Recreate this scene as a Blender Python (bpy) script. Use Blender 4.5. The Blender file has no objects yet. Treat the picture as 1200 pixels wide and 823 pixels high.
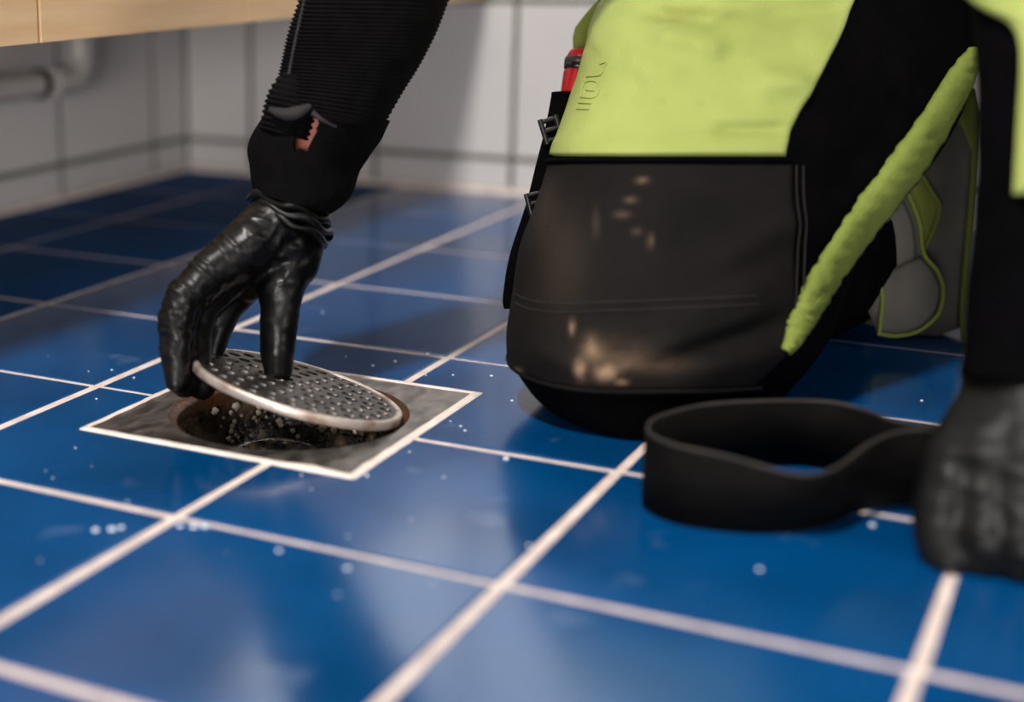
import bpy, bmesh, math, random
import numpy as np
from mathutils import Vector, Matrix, noise
from mathutils.geometry import delaunay_2d_cdt, tessellate_polygon

S = bpy.context.scene
COL = S.collection
T = 0.2                                   # one floor tile, metres
# ------------------------------------------------------------------ camera
F, PITCH, ROLL, YAW, CX, CY = 1799.62, 0.262100, -0.009346, 0.529387, 289.52, 411.5
H = 1.619403 * T
FW = Vector((math.cos(YAW) * math.cos(PITCH), math.sin(YAW) * math.cos(PITCH), -math.sin(PITCH)))
_r = Vector((math.sin(YAW), -math.cos(YAW), 0)); _u = _r.cross(FW)
RT = _r * math.cos(ROLL) + _u * math.sin(ROLL)
UP = _u * math.cos(ROLL) - _r * math.sin(ROLL)
CAM = Vector((0, 0, H))
cd = bpy.data.cameras.new('camera'); co = bpy.data.objects.new('camera', cd); COL.objects.link(co)
m = Matrix.Identity(4)
for i in range(3):
    m[i][0] = RT[i]; m[i][1] = UP[i]; m[i][2] = -FW[i]; m[i][3] = CAM[i]
co.matrix_world = m
cd.sensor_fit = 'HORIZONTAL'; cd.sensor_width = 36; cd.lens = F / 1200 * 36
cd.shift_x = (600 - CX) / 1200; cd.shift_y = 0
cd.clip_start = 0.02
cd.dof.use_dof = True; cd.dof.focus_distance = 1.13; cd.dof.aperture_fstop = 2.4
S.camera = co
# ------------------------------------------------------------------ world, lamps, exposure
W = bpy.data.worlds.new('world'); S.world = W; W.use_nodes = True
bgn = W.node_tree.nodes['Background']
bgn.inputs[0].default_value = (0.95, 0.97, 1.0, 1); bgn.inputs[1].default_value = 0.02


def area(name, loc, target, sx, sy, power, col=(1, 1, 1)):
    l = bpy.data.lights.new(name, 'AREA'); l.shape = 'RECTANGLE'; l.size = sx; l.size_y = sy
    l.energy = power; l.color = col
    o = bpy.data.objects.new(name, l); COL.objects.link(o)
    o.location = loc
    o.rotation_euler = (Vector(target) - Vector(loc)).to_track_quat('-Z', 'Y').to_euler()
    return o


area('ceiling_key', (-0.50, 0.45, 2.35), (0.9, 0.45, 0), 0.22, 0.22, 84, (1.0, 0.95, 0.89))
area('low_fill', (-2.1, -0.55, 0.38), (1.2, 0.5, 0.25), 1.0, 0.6, 60, (1.0, 0.94, 0.89))  # added low fill behind the camera, for the left wall and wood fronts
area('side_fill', (-0.1, -1.9, 1.0), (1.0, 0.7, 0.3), 0.8, 0.8, 16, (1.0, 0.94, 0.88))  # added fill to brighten the wooden doors, no known source on this side
S.view_settings.view_transform = 'Standard'; S.view_settings.look = 'None'
S.view_settings.gamma = 1; S.view_settings.use_curve_mapping = False
S.view_settings.exposure = 0.0


# ------------------------------------------------------------------ helpers
def at(px, py, d):
    """point of the photograph's pixel at a given distance along the view axis"""
    return CAM + d * (FW + RT * ((px - CX) / F) - UP * ((py - CY) / F))


def onz(px, py, z=0.0):
    d = FW + RT * ((px - CX) / F) - UP * ((py - CY) / F)
    return CAM + d * ((z - H) / d.z)


def lin(c):
    return tuple((x / 255 / 12.92 if x / 255 <= .04045 else ((x / 255 + .055) / 1.055) ** 2.4) for x in c) + (1,)


def mat(name, col, rough=0.5, metal=0.0, col2=None, nscale=20, bump=0.0, bscale=60, stretch=(1, 1, 1),
        rough2=None, spec=0.5, coat=0.0, detail=4, ramp=(0.35, 0.65)):
    mm = bpy.data.materials.new(name); mm.use_nodes = True
    nt = mm.node_tree; b = nt.nodes['Principled BSDF']
    b.inputs['Roughness'].default_value = rough; b.inputs['Metallic'].default_value = metal
    b.inputs['Specular IOR Level'].default_value = spec
    b.inputs['Base Color'].default_value = lin(col)
    if coat:
        b.inputs['Coat Weight'].default_value = coat; b.inputs['Coat Roughness'].default_value = 0.06
    tc = nt.nodes.new('ShaderNodeTexCoord'); mp = nt.nodes.new('ShaderNodeMapping')
    mp.inputs['Scale'].default_value = stretch
    nt.links.new(tc.outputs['Object'], mp.inputs['Vector'])
    n = nt.nodes.new('ShaderNodeTexNoise'); n.inputs['Scale'].default_value = nscale
    n.inputs['Detail'].default_value = detail
    nt.links.new(mp.outputs[0], n.inputs['Vector'])
    if col2 is not None:
        r = nt.nodes.new('ShaderNodeValToRGB')
        r.color_ramp.elements[0].position = ramp[0]; r.color_ramp.elements[1].position = ramp[1]
        r.color_ramp.elements[0].color = lin(col); r.color_ramp.elements[1].color = lin(col2)
        nt.links.new(n.outputs['Fac'], r.inputs[0]); nt.links.new(r.outputs[0], b.inputs['Base Color'])
    if rough2 is not None:
        mr = nt.nodes.new('ShaderNodeMapRange'); mr.inputs['From Min'].default_value = 0.35
        mr.inputs['From Max'].default_value = 0.65
        mr.inputs['To Min'].default_value = rough; mr.inputs['To Max'].default_value = rough2
        nt.links.new(n.outputs['Fac'], mr.inputs[0]); nt.links.new(mr.outputs[0], b.inputs['Roughness'])
    if bump:
        n2 = nt.nodes.new('ShaderNodeTexNoise'); n2.inputs['Scale'].default_value = bscale
        n2.inputs['Detail'].default_value = 3
        nt.links.new(mp.outputs[0], n2.inputs['Vector'])
        bp = nt.nodes.new('ShaderNodeBump'); bp.inputs['Strength'].default_value = bump
        bp.inputs['Distance'].default_value = 0.002
        nt.links.new(n2.outputs['Fac'], bp.inputs['Height']); nt.links.new(bp.outputs[0], b.inputs['Normal'])
    return mm


def tone_mix(mm, attr, col, fac=1.0):
    """dust and other marks of differing tone stored as a vertex attribute"""
    nt = mm.node_tree; b = nt.nodes['Principled BSDF']
    a = nt.nodes.new('ShaderNodeAttribute'); a.attribute_name = attr
    mx = nt.nodes.new('ShaderNodeMix'); mx.data_type = 'RGBA'
    src = b.inputs['Base Color'].links
    if src:
        nt.links.new(src[0].from_socket, mx.inputs[6])
    else:
        mx.inputs[6].default_value = b.inputs['Base Color'].default_value
    mx.inputs[7].default_value = lin(col)
    nt.links.new(a.outputs['Fac'], mx.inputs[0])
    nt.links.new(mx.outputs[2], b.inputs['Base Color'])


M = {}
M['tile_blue'] = mat('tile_blue', (0, 57, 104), .13, col2=(1, 73, 131), nscale=5, rough2=.22, bump=.05, bscale=9, spec=.5)
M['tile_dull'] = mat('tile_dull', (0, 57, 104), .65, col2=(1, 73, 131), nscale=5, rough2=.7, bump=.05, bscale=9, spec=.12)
def smudges(mm):
    nt = mm.node_tree; b = nt.nodes['Principled BSDF']; src = b.inputs['Base Color'].links[0].from_socket
    tc = nt.nodes.new('ShaderNodeTexCoord'); n = nt.nodes.new('ShaderNodeTexNoise'); n.inputs['Scale'].default_value = 21; n.inputs['Detail'].default_value = 5
    nt.links.new(tc.outputs['Object'], n.inputs['Vector'])
    mr = nt.nodes.new('ShaderNodeMapRange'); mr.inputs['From Min'].default_value = .64; mr.inputs['From Max'].default_value = .84; mr.inputs['To Max'].default_value = .30
    nt.links.new(n.outputs['Fac'], mr.inputs[0])
    mx = nt.nodes.new('ShaderNodeMix'); mx.data_type = 'RGBA'; mx.inputs[7].default_value = lin((150, 165, 190))
    nt.links.new(mr.outputs[0], mx.inputs[0]); nt.links.new(src, mx.inputs[6]); nt.links.new(mx.outputs[2], b.inputs['Base Color'])


smudges(M['tile_blue'])
M['grout'] = mat('grout', (205, 188, 180), .85, col2=(228, 212, 203), nscale=60, bump=.4, bscale=400)
M['caulk'] = mat('caulk', (214, 200, 192), .7, col2=(236, 224, 214), nscale=50, bump=.5, bscale=200)
M['tile_white'] = mat('tile_white', (205, 203, 204), .2, col2=(214, 211, 210), nscale=3, bump=.03, bscale=8)
M['wall_grout'] = mat('wall_grout', (96, 94, 86), .9, col2=(112, 109, 101), nscale=40)
M['paint'] = mat('paint', (226, 222, 216), .7, col2=(220, 216, 210), nscale=8)
M['wood'] = mat('wood', (240, 196, 146), .42, col2=(248, 212, 166), nscale=7, stretch=(1.2, 6, 14), bump=.06, bscale=30, detail=8)
M['wood_edge'] = mat('wood_edge', (128, 66, 34), .6, col2=(146, 80, 44), nscale=30)
M['carcass'] = mat('carcass', (196, 160, 120), .6, col2=(205, 170, 130), nscale=10)
M['steel'] = mat('steel', (118, 113, 109), .36, 1.0, col2=(152, 146, 141), nscale=26, rough2=.5, bump=.04, bscale=200, stretch=(2, 4, 1))
M['lid_steel'] = mat('lid_steel', (88, 84, 82), .36, 1.0, col2=(116, 111, 108), nscale=40, rough2=.5, bump=.05, bscale=300)
M['rust_steel'] = mat('rust_steel', (138, 92, 58), .45, .7, col2=(206, 194, 184), nscale=45, bump=.25, bscale=220, ramp=(.30, .50))
M['rust_seat'] = mat('rust_seat', (96, 50, 20), .45, .3, col2=(84, 70, 56), nscale=45, bump=.6, bscale=200)
M['sludge'] = mat('sludge', (18, 15, 12), .22, col2=(96, 80, 60), nscale=55, bump=1.0, bscale=140, ramp=(.45, .72))
M['scale'] = mat('scale', (235, 226, 212), .45, col2=(190, 178, 160), nscale=150, bump=.5, bscale=300)
M['water'] = mat('water', (205, 215, 225), .03, spec=.8)
M['glove'] = mat('glove', (4, 4, 4), .30, col2=(6, 6, 6), nscale=30, rough2=.42, bump=.2, bscale=110, spec=.28)
M['glove_worn'] = mat('glove_worn', (8, 9, 9), .45, col2=(20, 21, 21), nscale=24, rough2=.5, bump=.3, bscale=120, spec=.2)
M['knit'] = mat('knit', (8, 7, 9), .88, col2=(14, 13, 15), nscale=60, bump=.5, bscale=500, spec=.06)
M['cuff'] = mat('cuff', (4, 4, 5), .92, col2=(8, 7, 8), nscale=60, bump=.5, bscale=600, spec=.06)
M['knit_light'] = mat('knit_light', (40, 36, 39), .85, col2=(18, 16, 18), nscale=60, bump=.4, bscale=500)
M['black_cloth'] = mat('black_cloth', (3, 3, 4), .9, col2=(6, 5, 7), nscale=30, bump=.35, bscale=700, spec=.03)
M['knee_cloth'] = mat('knee_cloth', (9, 8, 8), .8, col2=(17, 14, 14), nscale=22, bump=.4, bscale=620, stretch=(1, 1, 1), spec=.15)
tone_mix(M['knee_cloth'], 'tone_marks', (182, 152, 124))
M['lime'] = mat('lime', (146, 158, 84), .75, col2=(156, 168, 93), nscale=14, bump=.3, bscale=800, spec=.25)
tone_mix(M['lime'], 'tone_marks', (120, 122, 58))
M['lime_trim'] = mat('lime_trim', (108, 122, 52), .8, col2=(120, 134, 60), nscale=30, bump=.4, bscale=500, spec=.25)
M['lime_dark'] = mat('lime_dark', (112, 124, 48), .8, col2=(122, 134, 56), nscale=30, bump=.3, bscale=600)
M['grey_cloth'] = mat('grey_cloth', (84, 83, 78), .85, col2=(98, 96, 90), nscale=30, bump=.3, bscale=700)
M['webbing'] = mat('webbing', (5, 4, 4), .7, col2=(9, 8, 8), nscale=40, bump=.35, bscale=700, stretch=(1, 1, 4), spec=.08)
M['webbing_highlight'] = mat('webbing_highlight', (30, 27, 25), .7, col2=(44, 39, 36), nscale=80)
M['plastic_black'] = mat('plastic_black', (16, 16, 17), .3, col2=(22, 22, 23), nscale=40)
M['red'] = mat('red', (190, 22, 30), .35, col2=(205, 30, 36), nscale=30)
M['red_grey'] = mat('red_grey', (60, 52, 54), .4, col2=(72, 64, 66), nscale=30)
M['skin'] = mat('skin', (176, 100, 82), .5, col2=(160, 84, 68), nscale=40, bump=.2, bscale=300)
M['hair'] = mat('hair', (44, 30, 22), .6, col2=(60, 42, 30), nscale=80, bump=.6, bscale=300)
M['pipe'] = mat('pipe', (206, 200, 196), .3, col2=(196, 190, 186), nscale=12)
M['rubber'] = mat('rubber', (40, 34, 30), .6, col2=(52, 46, 40), nscale=20)
M['thread'] = mat('thread', (34, 30, 29), .9, col2=(46, 41, 39), nscale=80)


def link(name, me, mt=None, parent=None, smooth=True):
    if mt is not None:
        me.materials.append(mt)
    o = bpy.data.objects.new(name, me); COL.objects.link(o)
    if parent is not None:
        o.parent = parent
        o.matrix_parent_inverse = parent.matrix_basis.inverted()
    if smooth and len(me.polygons):
        me.polygons.foreach_set('use_smooth', [True] * len(me.polygons))
    return o


def pyd(name, v, f, mt, parent=None, smooth=True, flip=False):
    me = bpy.data.meshes.new(name)
    me.from_pydata([tuple(p) for p in v], [], f)
    me.update()
    if flip:
        me.flip_normals()
    return link(name, me, mt, parent, smooth)


def empty(name, loc, label, cat, group=None):
    o = bpy.data.objects.new(name, None); COL.objects.link(o); o.location = loc
    o.empty_display_size = .05
    o['label'] = label; o['category'] = cat
    if group:
        o['group'] = group
    return o


def tag(o, label, cat, group=None):
    o['label'] = label; o['category'] = cat
    if group:
        o['group'] = group
    return o


class MB:
    def __init__(s):
        s.v = []; s.f = []

    def add(s, v, f):
        k = len(s.v); s.v += [tuple(p) for p in v]; s.f += [tuple(i + k for i in q) for q in f]; return s

    def box(s, x0, x1, y0, y1, z0, z1, bev=0.0):
        bm = bmesh.new(); bmesh.ops.create_cube(bm, size=1)
        for q in bm.verts:
            q.co = Vector((x0 + (q.co.x + .5) * (x1 - x0), y0 + (q.co.y + .5) * (y1 - y0), z0 + (q.co.z + .5) * (z1 - z0)))
        if bev:
            bmesh.ops.bevel(bm, geom=bm.edges[:], offset=bev, segments=2, affect='EDGES', profile=.6)
        bm.verts.index_update()
        s.add([q.co for q in bm.verts], [[a.index for a in g.verts] for g in bm.faces]); bm.free(); return s

    def tube(s, pts, r, n=10, cap=True):
        pts = [Vector(p) for p in pts]
        rr = r if hasattr(r, '__len__') else [r] * len(pts)
        k = len(s.v); ref = None
        for i, p in enumerate(pts):
            t = (pts[min(i + 1, len(pts) - 1)] - pts[max(i - 1, 0)]).normalized()
            if ref is None:
                ref = t.orthogonal().normalized()
            ref = (ref - t * ref.dot(t)).normalized(); b = t.cross(ref)
            for j in range(n):
                a = 2 * math.pi * j / n
                s.v.append(tuple(p + (ref * math.cos(a) + b * math.sin(a)) * rr[i]))
        for i in range(len(pts) - 1):
            for j in range(n):
                s.f.append((k + i * n + j, k + i * n + (j + 1) % n, k + (i + 1) * n + (j + 1) % n, k + (i + 1) * n + j))
        if cap:
            e = k + (len(pts) - 1) * n; c0 = len(s.v)
            s.v += [s.v[k + j] for j in range(n)] + [s.v[e + j] for j in range(n)]
            s.f.append(tuple(c0 + j for j in range(n))[::-1])
            s.f.append(tuple(c0 + n + j for j in range(n)))
        return s

    def lathe(s, prof, c, n=64, closed=False):
        k = len(s.v)
        for r, z in prof:
            for j in range(n):
                a = 2 * math.pi * j / n
                s.v.append((c[0] + r * math.cos(a), c[1] + r * math.sin(a), c[2] + z))
        L = len(prof)
        for i in range(L if closed else L - 1):
            i2 = (i + 1) % L
            for j in range(n):
                s.f.append((k + i * n + j, k + i * n + (j + 1) % n, k + i2 * n + (j + 1) % n, k + i2 * n + j))
        return s

    def build(s, name, mt, parent=None, smooth=True, flip=False):
        return pyd(name, s.v, s.f, mt, parent, smooth, flip)


def cr(pts, n=8):
    """Catmull-Rom through points"""
    P = [Vector(p) for p in pts]; out = []
    for i in range(len(P) - 1):
        a = P[max(i - 1, 0)]; b = P[i]; c = P[i + 1]; d = P[min(i + 2, len(P) - 1)]
        for k in range(n):
            t = k / n
            out.append(.5 * ((2 * b) + (c - a) * t + (2 * a - 5 * b + 4 * c - d) * t * t + (3 * b - a - 3 * c + d) * t ** 3))
    out.append(P[-1]); return out


def blob(name, chains, voxel, mt, parent, smooth_it=6, disp=None, zmin=0.0012, extra=None):
    """tapered limbs grown together into ONE continuous surface"""
    bm = bmesh.new()
    for ch in chains:
        for (p, r) in ch:
            bmesh.ops.create_icosphere(bm, subdivisions=3, radius=r, matrix=Matrix.Translation(p))
        for (p, r), (q, r2) in zip(ch[:-1], ch[1:]):
            d = q - p
            if d.length < 1e-5:
                continue
            mm = Matrix.Translation((p + q) / 2) @ d.to_track_quat('Z', 'Y').to_matrix().to_4x4()
            bmesh.ops.create_cone(bm, cap_ends=True, segments=20, radius1=r, radius2=r2, depth=d.length, matrix=mm)
    if extra:
        extra(bm)
    me = bpy.data.meshes.new(name + '_raw'); bm.to_mesh(me); bm.free()
    o = bpy.data.objects.new(name + '_raw', me); COL.objects.link(o)
    a = o.modifiers.new('r', 'REMESH'); a.mode = 'VOXEL'; a.voxel_size = voxel; a.adaptivity = 0
    b = o.modifiers.new('s', 'SMOOTH'); b.factor = .5; b.iterations = smooth_it
    dg = bpy.context.evaluated_depsgraph_get()
    nm = bpy.data.meshes.new_from_object(o.evaluated_get(dg)); nm.name = name
    bpy.data.objects.remove(o); bpy.data.meshes.remove(me)
    nn = [vv.normal.copy() for vv in nm.vertices]
    for vv, no in zip(nm.vertices, nn):
        if disp:
            vv.co = vv.co + no * disp(vv.co)
        if vv.co.z < zmin:
            vv.co.z = zmin
    nm.update()
    return link(name, nm, mt, parent)


def interp(tab, x):
    """smooth interpolation of a table of rows (x, a, b, ...)"""
    xs = [r[0] for r in tab]
    i = max(0, min(len(xs) - 2, next((k for k in range(len(xs) - 1) if x <= xs[k + 1]), len(xs) - 2)))
    t = (x - xs[i]) / (xs[i + 1] - xs[i])
    out = []
    for c in range(1, len(tab[0])):
        p0, p1 = tab[i][c], tab[i + 1][c]
        m0 = ((tab[i + 1][c] - tab[i - 1][c]) / (xs[i + 1] - xs[i - 1]) if i > 0 else (p1 - p0) / (xs[i + 1] - xs[i])) * (xs[i + 1] - xs[i])
        m1 = ((tab[i + 2][c] - tab[i][c]) / (xs[i + 2] - xs[i]) if i + 2 < len(xs) else (p1 - p0) / (xs[i + 1] - xs[i])) * (xs[i + 1] - xs[i])
        out.append(p0 * (2 * t ** 3 - 3 * t * t + 1) + m0 * (t ** 3 - 2 * t * t + t) + p1 * (-2 * t ** 3 + 3 * t * t) + m1 * (t ** 3 - t * t))
    return out


def segd(x, y, a, b, c, d):
    ux, uy = c - a, d - b; L = ux * ux + uy * uy
    t = max(0, min(1, ((x - a) * ux + (y - b) * uy) / L))
    return math.hypot(x - a - t * ux, y - b - t * uy), t


# ================================================================== SETTING
XW, YL = 9.43 * T, 6.01 * T               # back wall, left wall
ZC = 2.4
X0, Y0 = -6 * T, -10 * T                  # open ends of the room
DX0, DX1, DY0, DY1 = 4.058 * T, 5.078 * T, 2.006 * T, 3.018 * T     # drain opening
random.seed(4)


def rects_minus(x0, x1, y0, y1, hx0, hx1, hy0, hy1):
    out = []
    if x0 < hx0: out.append((x0, min(x1, hx0), y0, y1))
    if x1 > hx1: out.append((max(x0, hx1), x1, y0, y1))
    a, b = max(x0, hx0), min(x1, hx1)
    if a < b:
        if y0 < hy0: out.append((a, b, y0, min(y1, hy0)))
        if y1 > hy1: out.append((a, b, max(y0, hy1), y1))
    return [r for r in out if r[1] - r[0] > .003 and r[3] - r[2] > .003]


g = MB()
for r in rects_minus(X0, XW, Y0, YL, DX0, DX1, DY0, DY1):
    g.box(r[0], r[1], r[2], r[3], -.02, -.0010)
floor = g.build('floor', M['grout'], smooth=False); floor['kind'] = 'structure'


def tile_poly(poly, top=0.0, thick=.007, bev=.0012):
    """a glazed tile with softened edges from a plan outline (counter-clockwise)"""
    n = len(poly); v = []; P = [Vector((p[0], p[1])) for p in poly]

    def inset(d):
        o = []
        for i in range(n):
            a, b, c = P[i - 1], P[i], P[(i + 1) % n]
            e1 = (b - a).normalized(); e2 = (c - b).normalized()
            n1 = Vector((-e1.y, e1.x)); n2 = Vector((-e2.y, e2.x))
            bi = (n1 + n2); bi = bi / max(bi.dot(n1), .2)
            o.append(b + bi * d)
        return o
    for d, z in ((0, -thick), (0, -bev), (bev * .35, -bev * .3), (bev * 1.2, 0)):
        v += [(p.x, p.y, top + z) for p in inset(d)]
    f = []
    for k in range(3):
        for i in range(n):
            j = (i + 1) % n
            f.append((k * n + i, k * n + j, (k + 1) * n + j, (k + 1) * n + i))
    tris = tessellate_polygon([[Vector(v[3 * n + i]) for i in range(n)]])
    for t in tris:
        a, b, c = [Vector(v[3 * n + i]) for i in t]
        q = tuple(3 * n + i for i in t)
        f.append(q if (b - a).cross(c - a).z > 0 else q[::-1])
    return v, f


ox, oy = 2.50796, 3.29534
# joint lines with the slight unevenness of hand-laid tiles
gx = .0066; gy = .0070
for i in range(-3, 8):                        # x columns  (ox+i-? )
    for j in range(-8, 4):
        x0 = (ox + i - 1) * T; x1 = x0 + T; y0 = (oy + j - 1) * T; y1 = y0 + T
        if x1 < .12 or x0 > XW - .004: continue
        if i == 7: x1 = min(x1, XW)
        if j == 3: y1 = YL
        ax0 = x0 + gx / 2 + random.uniform(-.0008, .0008); ax1 = min(x1, XW - .001) - gx / 2 + random.uniform(-.0008, .0008)
        ay0 = y0 + gy / 2 + random.uniform(-.0008, .0008); ay1 = y1 - gy / 2 + random.uniform(-.0008, .0008)
        if ax1 - ax0 < .004: continue
        c = .0034                                # joint next to the drain frame
        hx0, hx1, hy0, hy1 = DX0 - c, DX1 + c, DY0 - c, DY1 + c
        R = rects_minus(ax0, ax1, ay0, ay1, hx0, hx1, hy0, hy1)
        inter = ax0 < hx1 and ax1 > hx0 and ay0 < hy1 and ay1 > hy0
        if not inter:
            poly = [(ax0, ay0), (ax1, ay0), (ax1, ay1), (ax0, ay1)]
        else:                                    # L-shaped cut round one corner of the drain
            cx_, cy_ = (hx0 if ax0 < hx0 else hx1), (hy0 if ay0 < hy0 else hy1)
            lowx, lowy = ax0 < hx0, ay0 < hy0
            if lowx and lowy: poly = [(ax0, ay0), (ax1, ay0), (ax1, cy_), (cx_, cy_), (cx_, ay1), (ax0, ay1)]
            elif lowx: poly = [(ax0, ay0), (cx_, ay0), (cx_, cy_), (ax1, cy_), (ax1, ay1), (ax0, ay1)]
            elif lowy: poly = [(ax0, ay0), (ax1, ay0), (ax1, ay1), (cx_, ay1), (cx_, cy_), (ax0, cy_)]
            else: poly = [(cx_, ay0), (ax1, ay0), (ax1, ay1), (ax0, ay1), (ax0, cy_), (cx_, cy_)]
        v, f = tile_poly(poly, top=random.uniform(-.0002, .0002))
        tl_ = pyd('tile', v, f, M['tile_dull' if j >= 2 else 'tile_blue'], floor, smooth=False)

# ---- walls, tiled
def wall(name, box):
    w = MB().box(*box).build(name, M['wall_grout'], smooth=False); w['kind'] = 'structure'; return w


wall_back = wall('wall_back', (XW, XW + .1, Y0, YL + .1, -.02, ZC))
wall_left = wall('wall_left', (X0, XW, YL, YL + .1, -.02, ZC))
GW = .0070
_cache = {}


def wtile(w, h):
    k = (round(w, 4), round(h, 4))
    if k not in _cache:
        v, f = tile_poly([(-w / 2, -h / 2), (w / 2, -h / 2), (w / 2, h / 2), (-w / 2, h / 2)], top=.0007, thick=.003, bev=.0012)
        me = bpy.data.meshes.new('tile'); me.from_pydata(v, [], f); me.update(); me.materials.append(M['tile_white'])
        _cache[k] = me
    return _cache[k]


zl = [0.004, .226 * T] + [(.226 + k) * T for k in range(1, 7)]
yl_ = [YL] + [(5.47 - k * .975) * T for k in range(0, 15)]
for a, b in zip(yl_[:-1], yl_[1:]):
    for z0, z1 in zip(zl[:-1], zl[1:]):
        o = bpy.data.objects.new('tile', wtile(a - b - GW, z1 - z0 - GW)); COL.objects.link(o); o.parent = wall_back
        o.matrix_basis = Matrix.Translation((XW, (a + b) / 2, (z0 + z1) / 2)) @ Matrix(((0, 0, -1, 0), (-1, 0, 0, 0), (0, 1, 0, 0), (0, 0, 0, 1)))
xl_ = [XW] + [(9.0 - k * 1.075) * T for k in range(0, 8)]
for a, b in zip(xl_[:-1], xl_[1:]):
    for z0, z1 in zip(zl[:-1], zl[1:]):
        o = bpy.data.objects.new('tile', wtile(a - b - GW, z1 - z0 - GW)); COL.objects.link(o); o.parent = wall_left
        o.matrix_basis = Matrix.Translation(((a + b) / 2, YL, (z0 + z1) / 2)) @ Matrix(((1, 0, 0, 0), (0, 0, -1, 0), (0, 1, 0, 0), (0, 0, 0, 1)))
ceil = MB().box(X0, XW, Y0, YL, ZC, ZC + .1).build('ceiling', M['paint'], smooth=False); ceil['kind'] = 'structure'
for nm, pts in (('trim_1', [(XW - .002, Y0, .001), (XW - .002, YL, .001)]), ('trim_2', [(X0, YL - .002, .001), (XW, YL - .002, .001)])):
    t = MB().tube(pts, .006, 8).build(nm, M['caulk']); t['kind'] = 'structure'

# ---- unseen window added in the back wall to give the floor tiles their sheen
wn = bpy.data.materials.new('frosted_glow'); wn.use_nodes = True
wb = wn.node_tree.nodes['Principled BSDF']
wb.inputs['Base Color'].default_value = (.8, .85, .9, 1); wb.inputs['Roughness'].default_value = .4
wb.inputs['Emission Color'].default_value = (.93, .96, 1, 1); wb.inputs['Emission Strength'].default_value = 1.0
WY0, WY1, WZ0, WZ1 = .32, 1.15, .42, 1.45
wf = MB()
for y0, y1, z0, z1 in ((WY0, WY1, WZ0, WZ0 + .04), (WY0, WY1, WZ1 - .04, WZ1), (WY0, WY0 + .04, WZ0 + .04, WZ1 - .04), (WY1 - .04, WY1, WZ0 + .04, WZ1 - .04), ((WY0 + WY1) / 2 - .015, (WY0 + WY1) / 2 + .015, WZ0 + .04, WZ1 - .04)):
    wf.box(XW - .035, XW - .001, y0, y1, z0, z1, .003)
win = wf.build('added_window', M['paint'], smooth=False); win['kind'] = 'structure'
MB().box(XW - .016, XW - .010, WY0 + .03, WY1 - .03, WZ0 + .03, WZ1 - .03).build('glow_pane', wn, win, smooth=False)

# ================================================================== CABINETS ON THE LEFT WALL
CYF = 3.735 * T; CZ = 1.238 * T; CTOP = .355
cx_edges = [2.42, 3.245, 4.827, 6.416, 8.0, 9.42]
labels = ['pale wooden wall-hung cabinet nearest the camera, outside the left edge',
          'pale wooden wall-hung cabinet at the left edge of the picture',
          'wide pale wooden wall-hung cabinet above the bend of the white waste pipe',
          'pale wooden wall-hung cabinet behind the raised forearm',
          'pale wooden wall-hung cabinet hanging against the back wall']
for k in range(1, 5):
    x0, x1 = cx_edges[k] * T, cx_edges[k + 1] * T
    e = empty('wall_cabinet', ((x0 + x1) / 2, YL, CZ), labels[k], 'cabinet', 'row of wall-hung cabinets')
    MB().box(x0 + .0003, x1 - .0003, CYF + .0195, YL - .003, CZ + .001, CTOP).build('carcass', M['carcass'], e, smooth=False)
    gap = .0018 if k != 1 else .0030
    MB().box(x0 + .0008, x1 - gap, CYF, CYF + .018, CZ, CTOP, .0010).build('door', M['wood'], e, smooth=False)
    MB().box(x1 - gap + .0002, x1 - .0001, CYF + .004, CYF + .019, CZ + .0005, CTOP).build('door_edge', M['wood_edge'], e, smooth=False)
wt = MB().box(cx_edges[1] * T, 9.42 * T, CYF - .02, YL - .003, CTOP + .0005, CTOP + .025, .002).build('worktop', M['paint'], smooth=False)
tag(wt, 'white worktop lying on the row of pale wooden cabinets', 'worktop')

# ---- waste pipe
pe = empty('waste_pipe', (7.4 * T, 5.72 * T, .83 * T), 'white waste pipe with an upward bend on the left wall under the cabinets', 'pipe')
py_, pz_, pr = 5.74 * T, .795 * T, .0150
MB().tube([(3.0 * T, py_, pz_), (7.6 * T, py_, pz_)], pr, 16).build('pipe', M['pipe'], pe)
el = [(7.56 * T, py_, pz_)] + [(7.66 * T + .03 * math.sin(a), py_, pz_ + .03 * (1 - math.cos(a))) for a in [i * math.pi / 16 for i in range(9)]] + [(7.66 * T + .03, py_, CZ + .0005)]
MB().tube(el, pr + .002, 16).build('elbow', M['pipe'], pe)
MB().tube([(7.48 * T, py_, pz_), (7.58 * T, py_, pz_)], pr + .004, 16).build('socket', M['pipe'], pe)
MB().tube([(7.36 * T, py_, pz_), (7.40 * T, py_, pz_)], pr + .003, 16).box(7.37 * T, 7.39 * T, py_, YL - .003, pz_ - .006, pz_ + .006).build('clip', M['rubber'], pe)

# ================================================================== FLOOR DRAIN
DC = Vector((4.553 * T, 2.496 * T, 0)); HR = .427 * T
dr = empty('floor_drain', DC, 'square steel floor drain with an open round hole set among blue tiles', 'drain')


def cdt_plate(outer, holes, inside):
    vs = []; es = []
    for lp in [outer] + holes:
        k = len(vs); n = len(lp); vs += [Vector(p) for p in lp]; es += [(k + i, k + (i + 1) % n) for i in range(n)]
    r = delaunay_2d_cdt(vs, es, [], 0, 1e-7)
    v, f = r[0], r[2]; out = []
    for q in f:
        c = sum((v[i] for i in q), Vector((0, 0))) / 3
        if inside(c): out.append(tuple(q))
    return v, out


def ring2(c, r, n):
    return [(c[0] + r * math.cos(2 * math.pi * i / n), c[1] + r * math.sin(2 * math.pi * i / n)) for i in range(n)]


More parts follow.
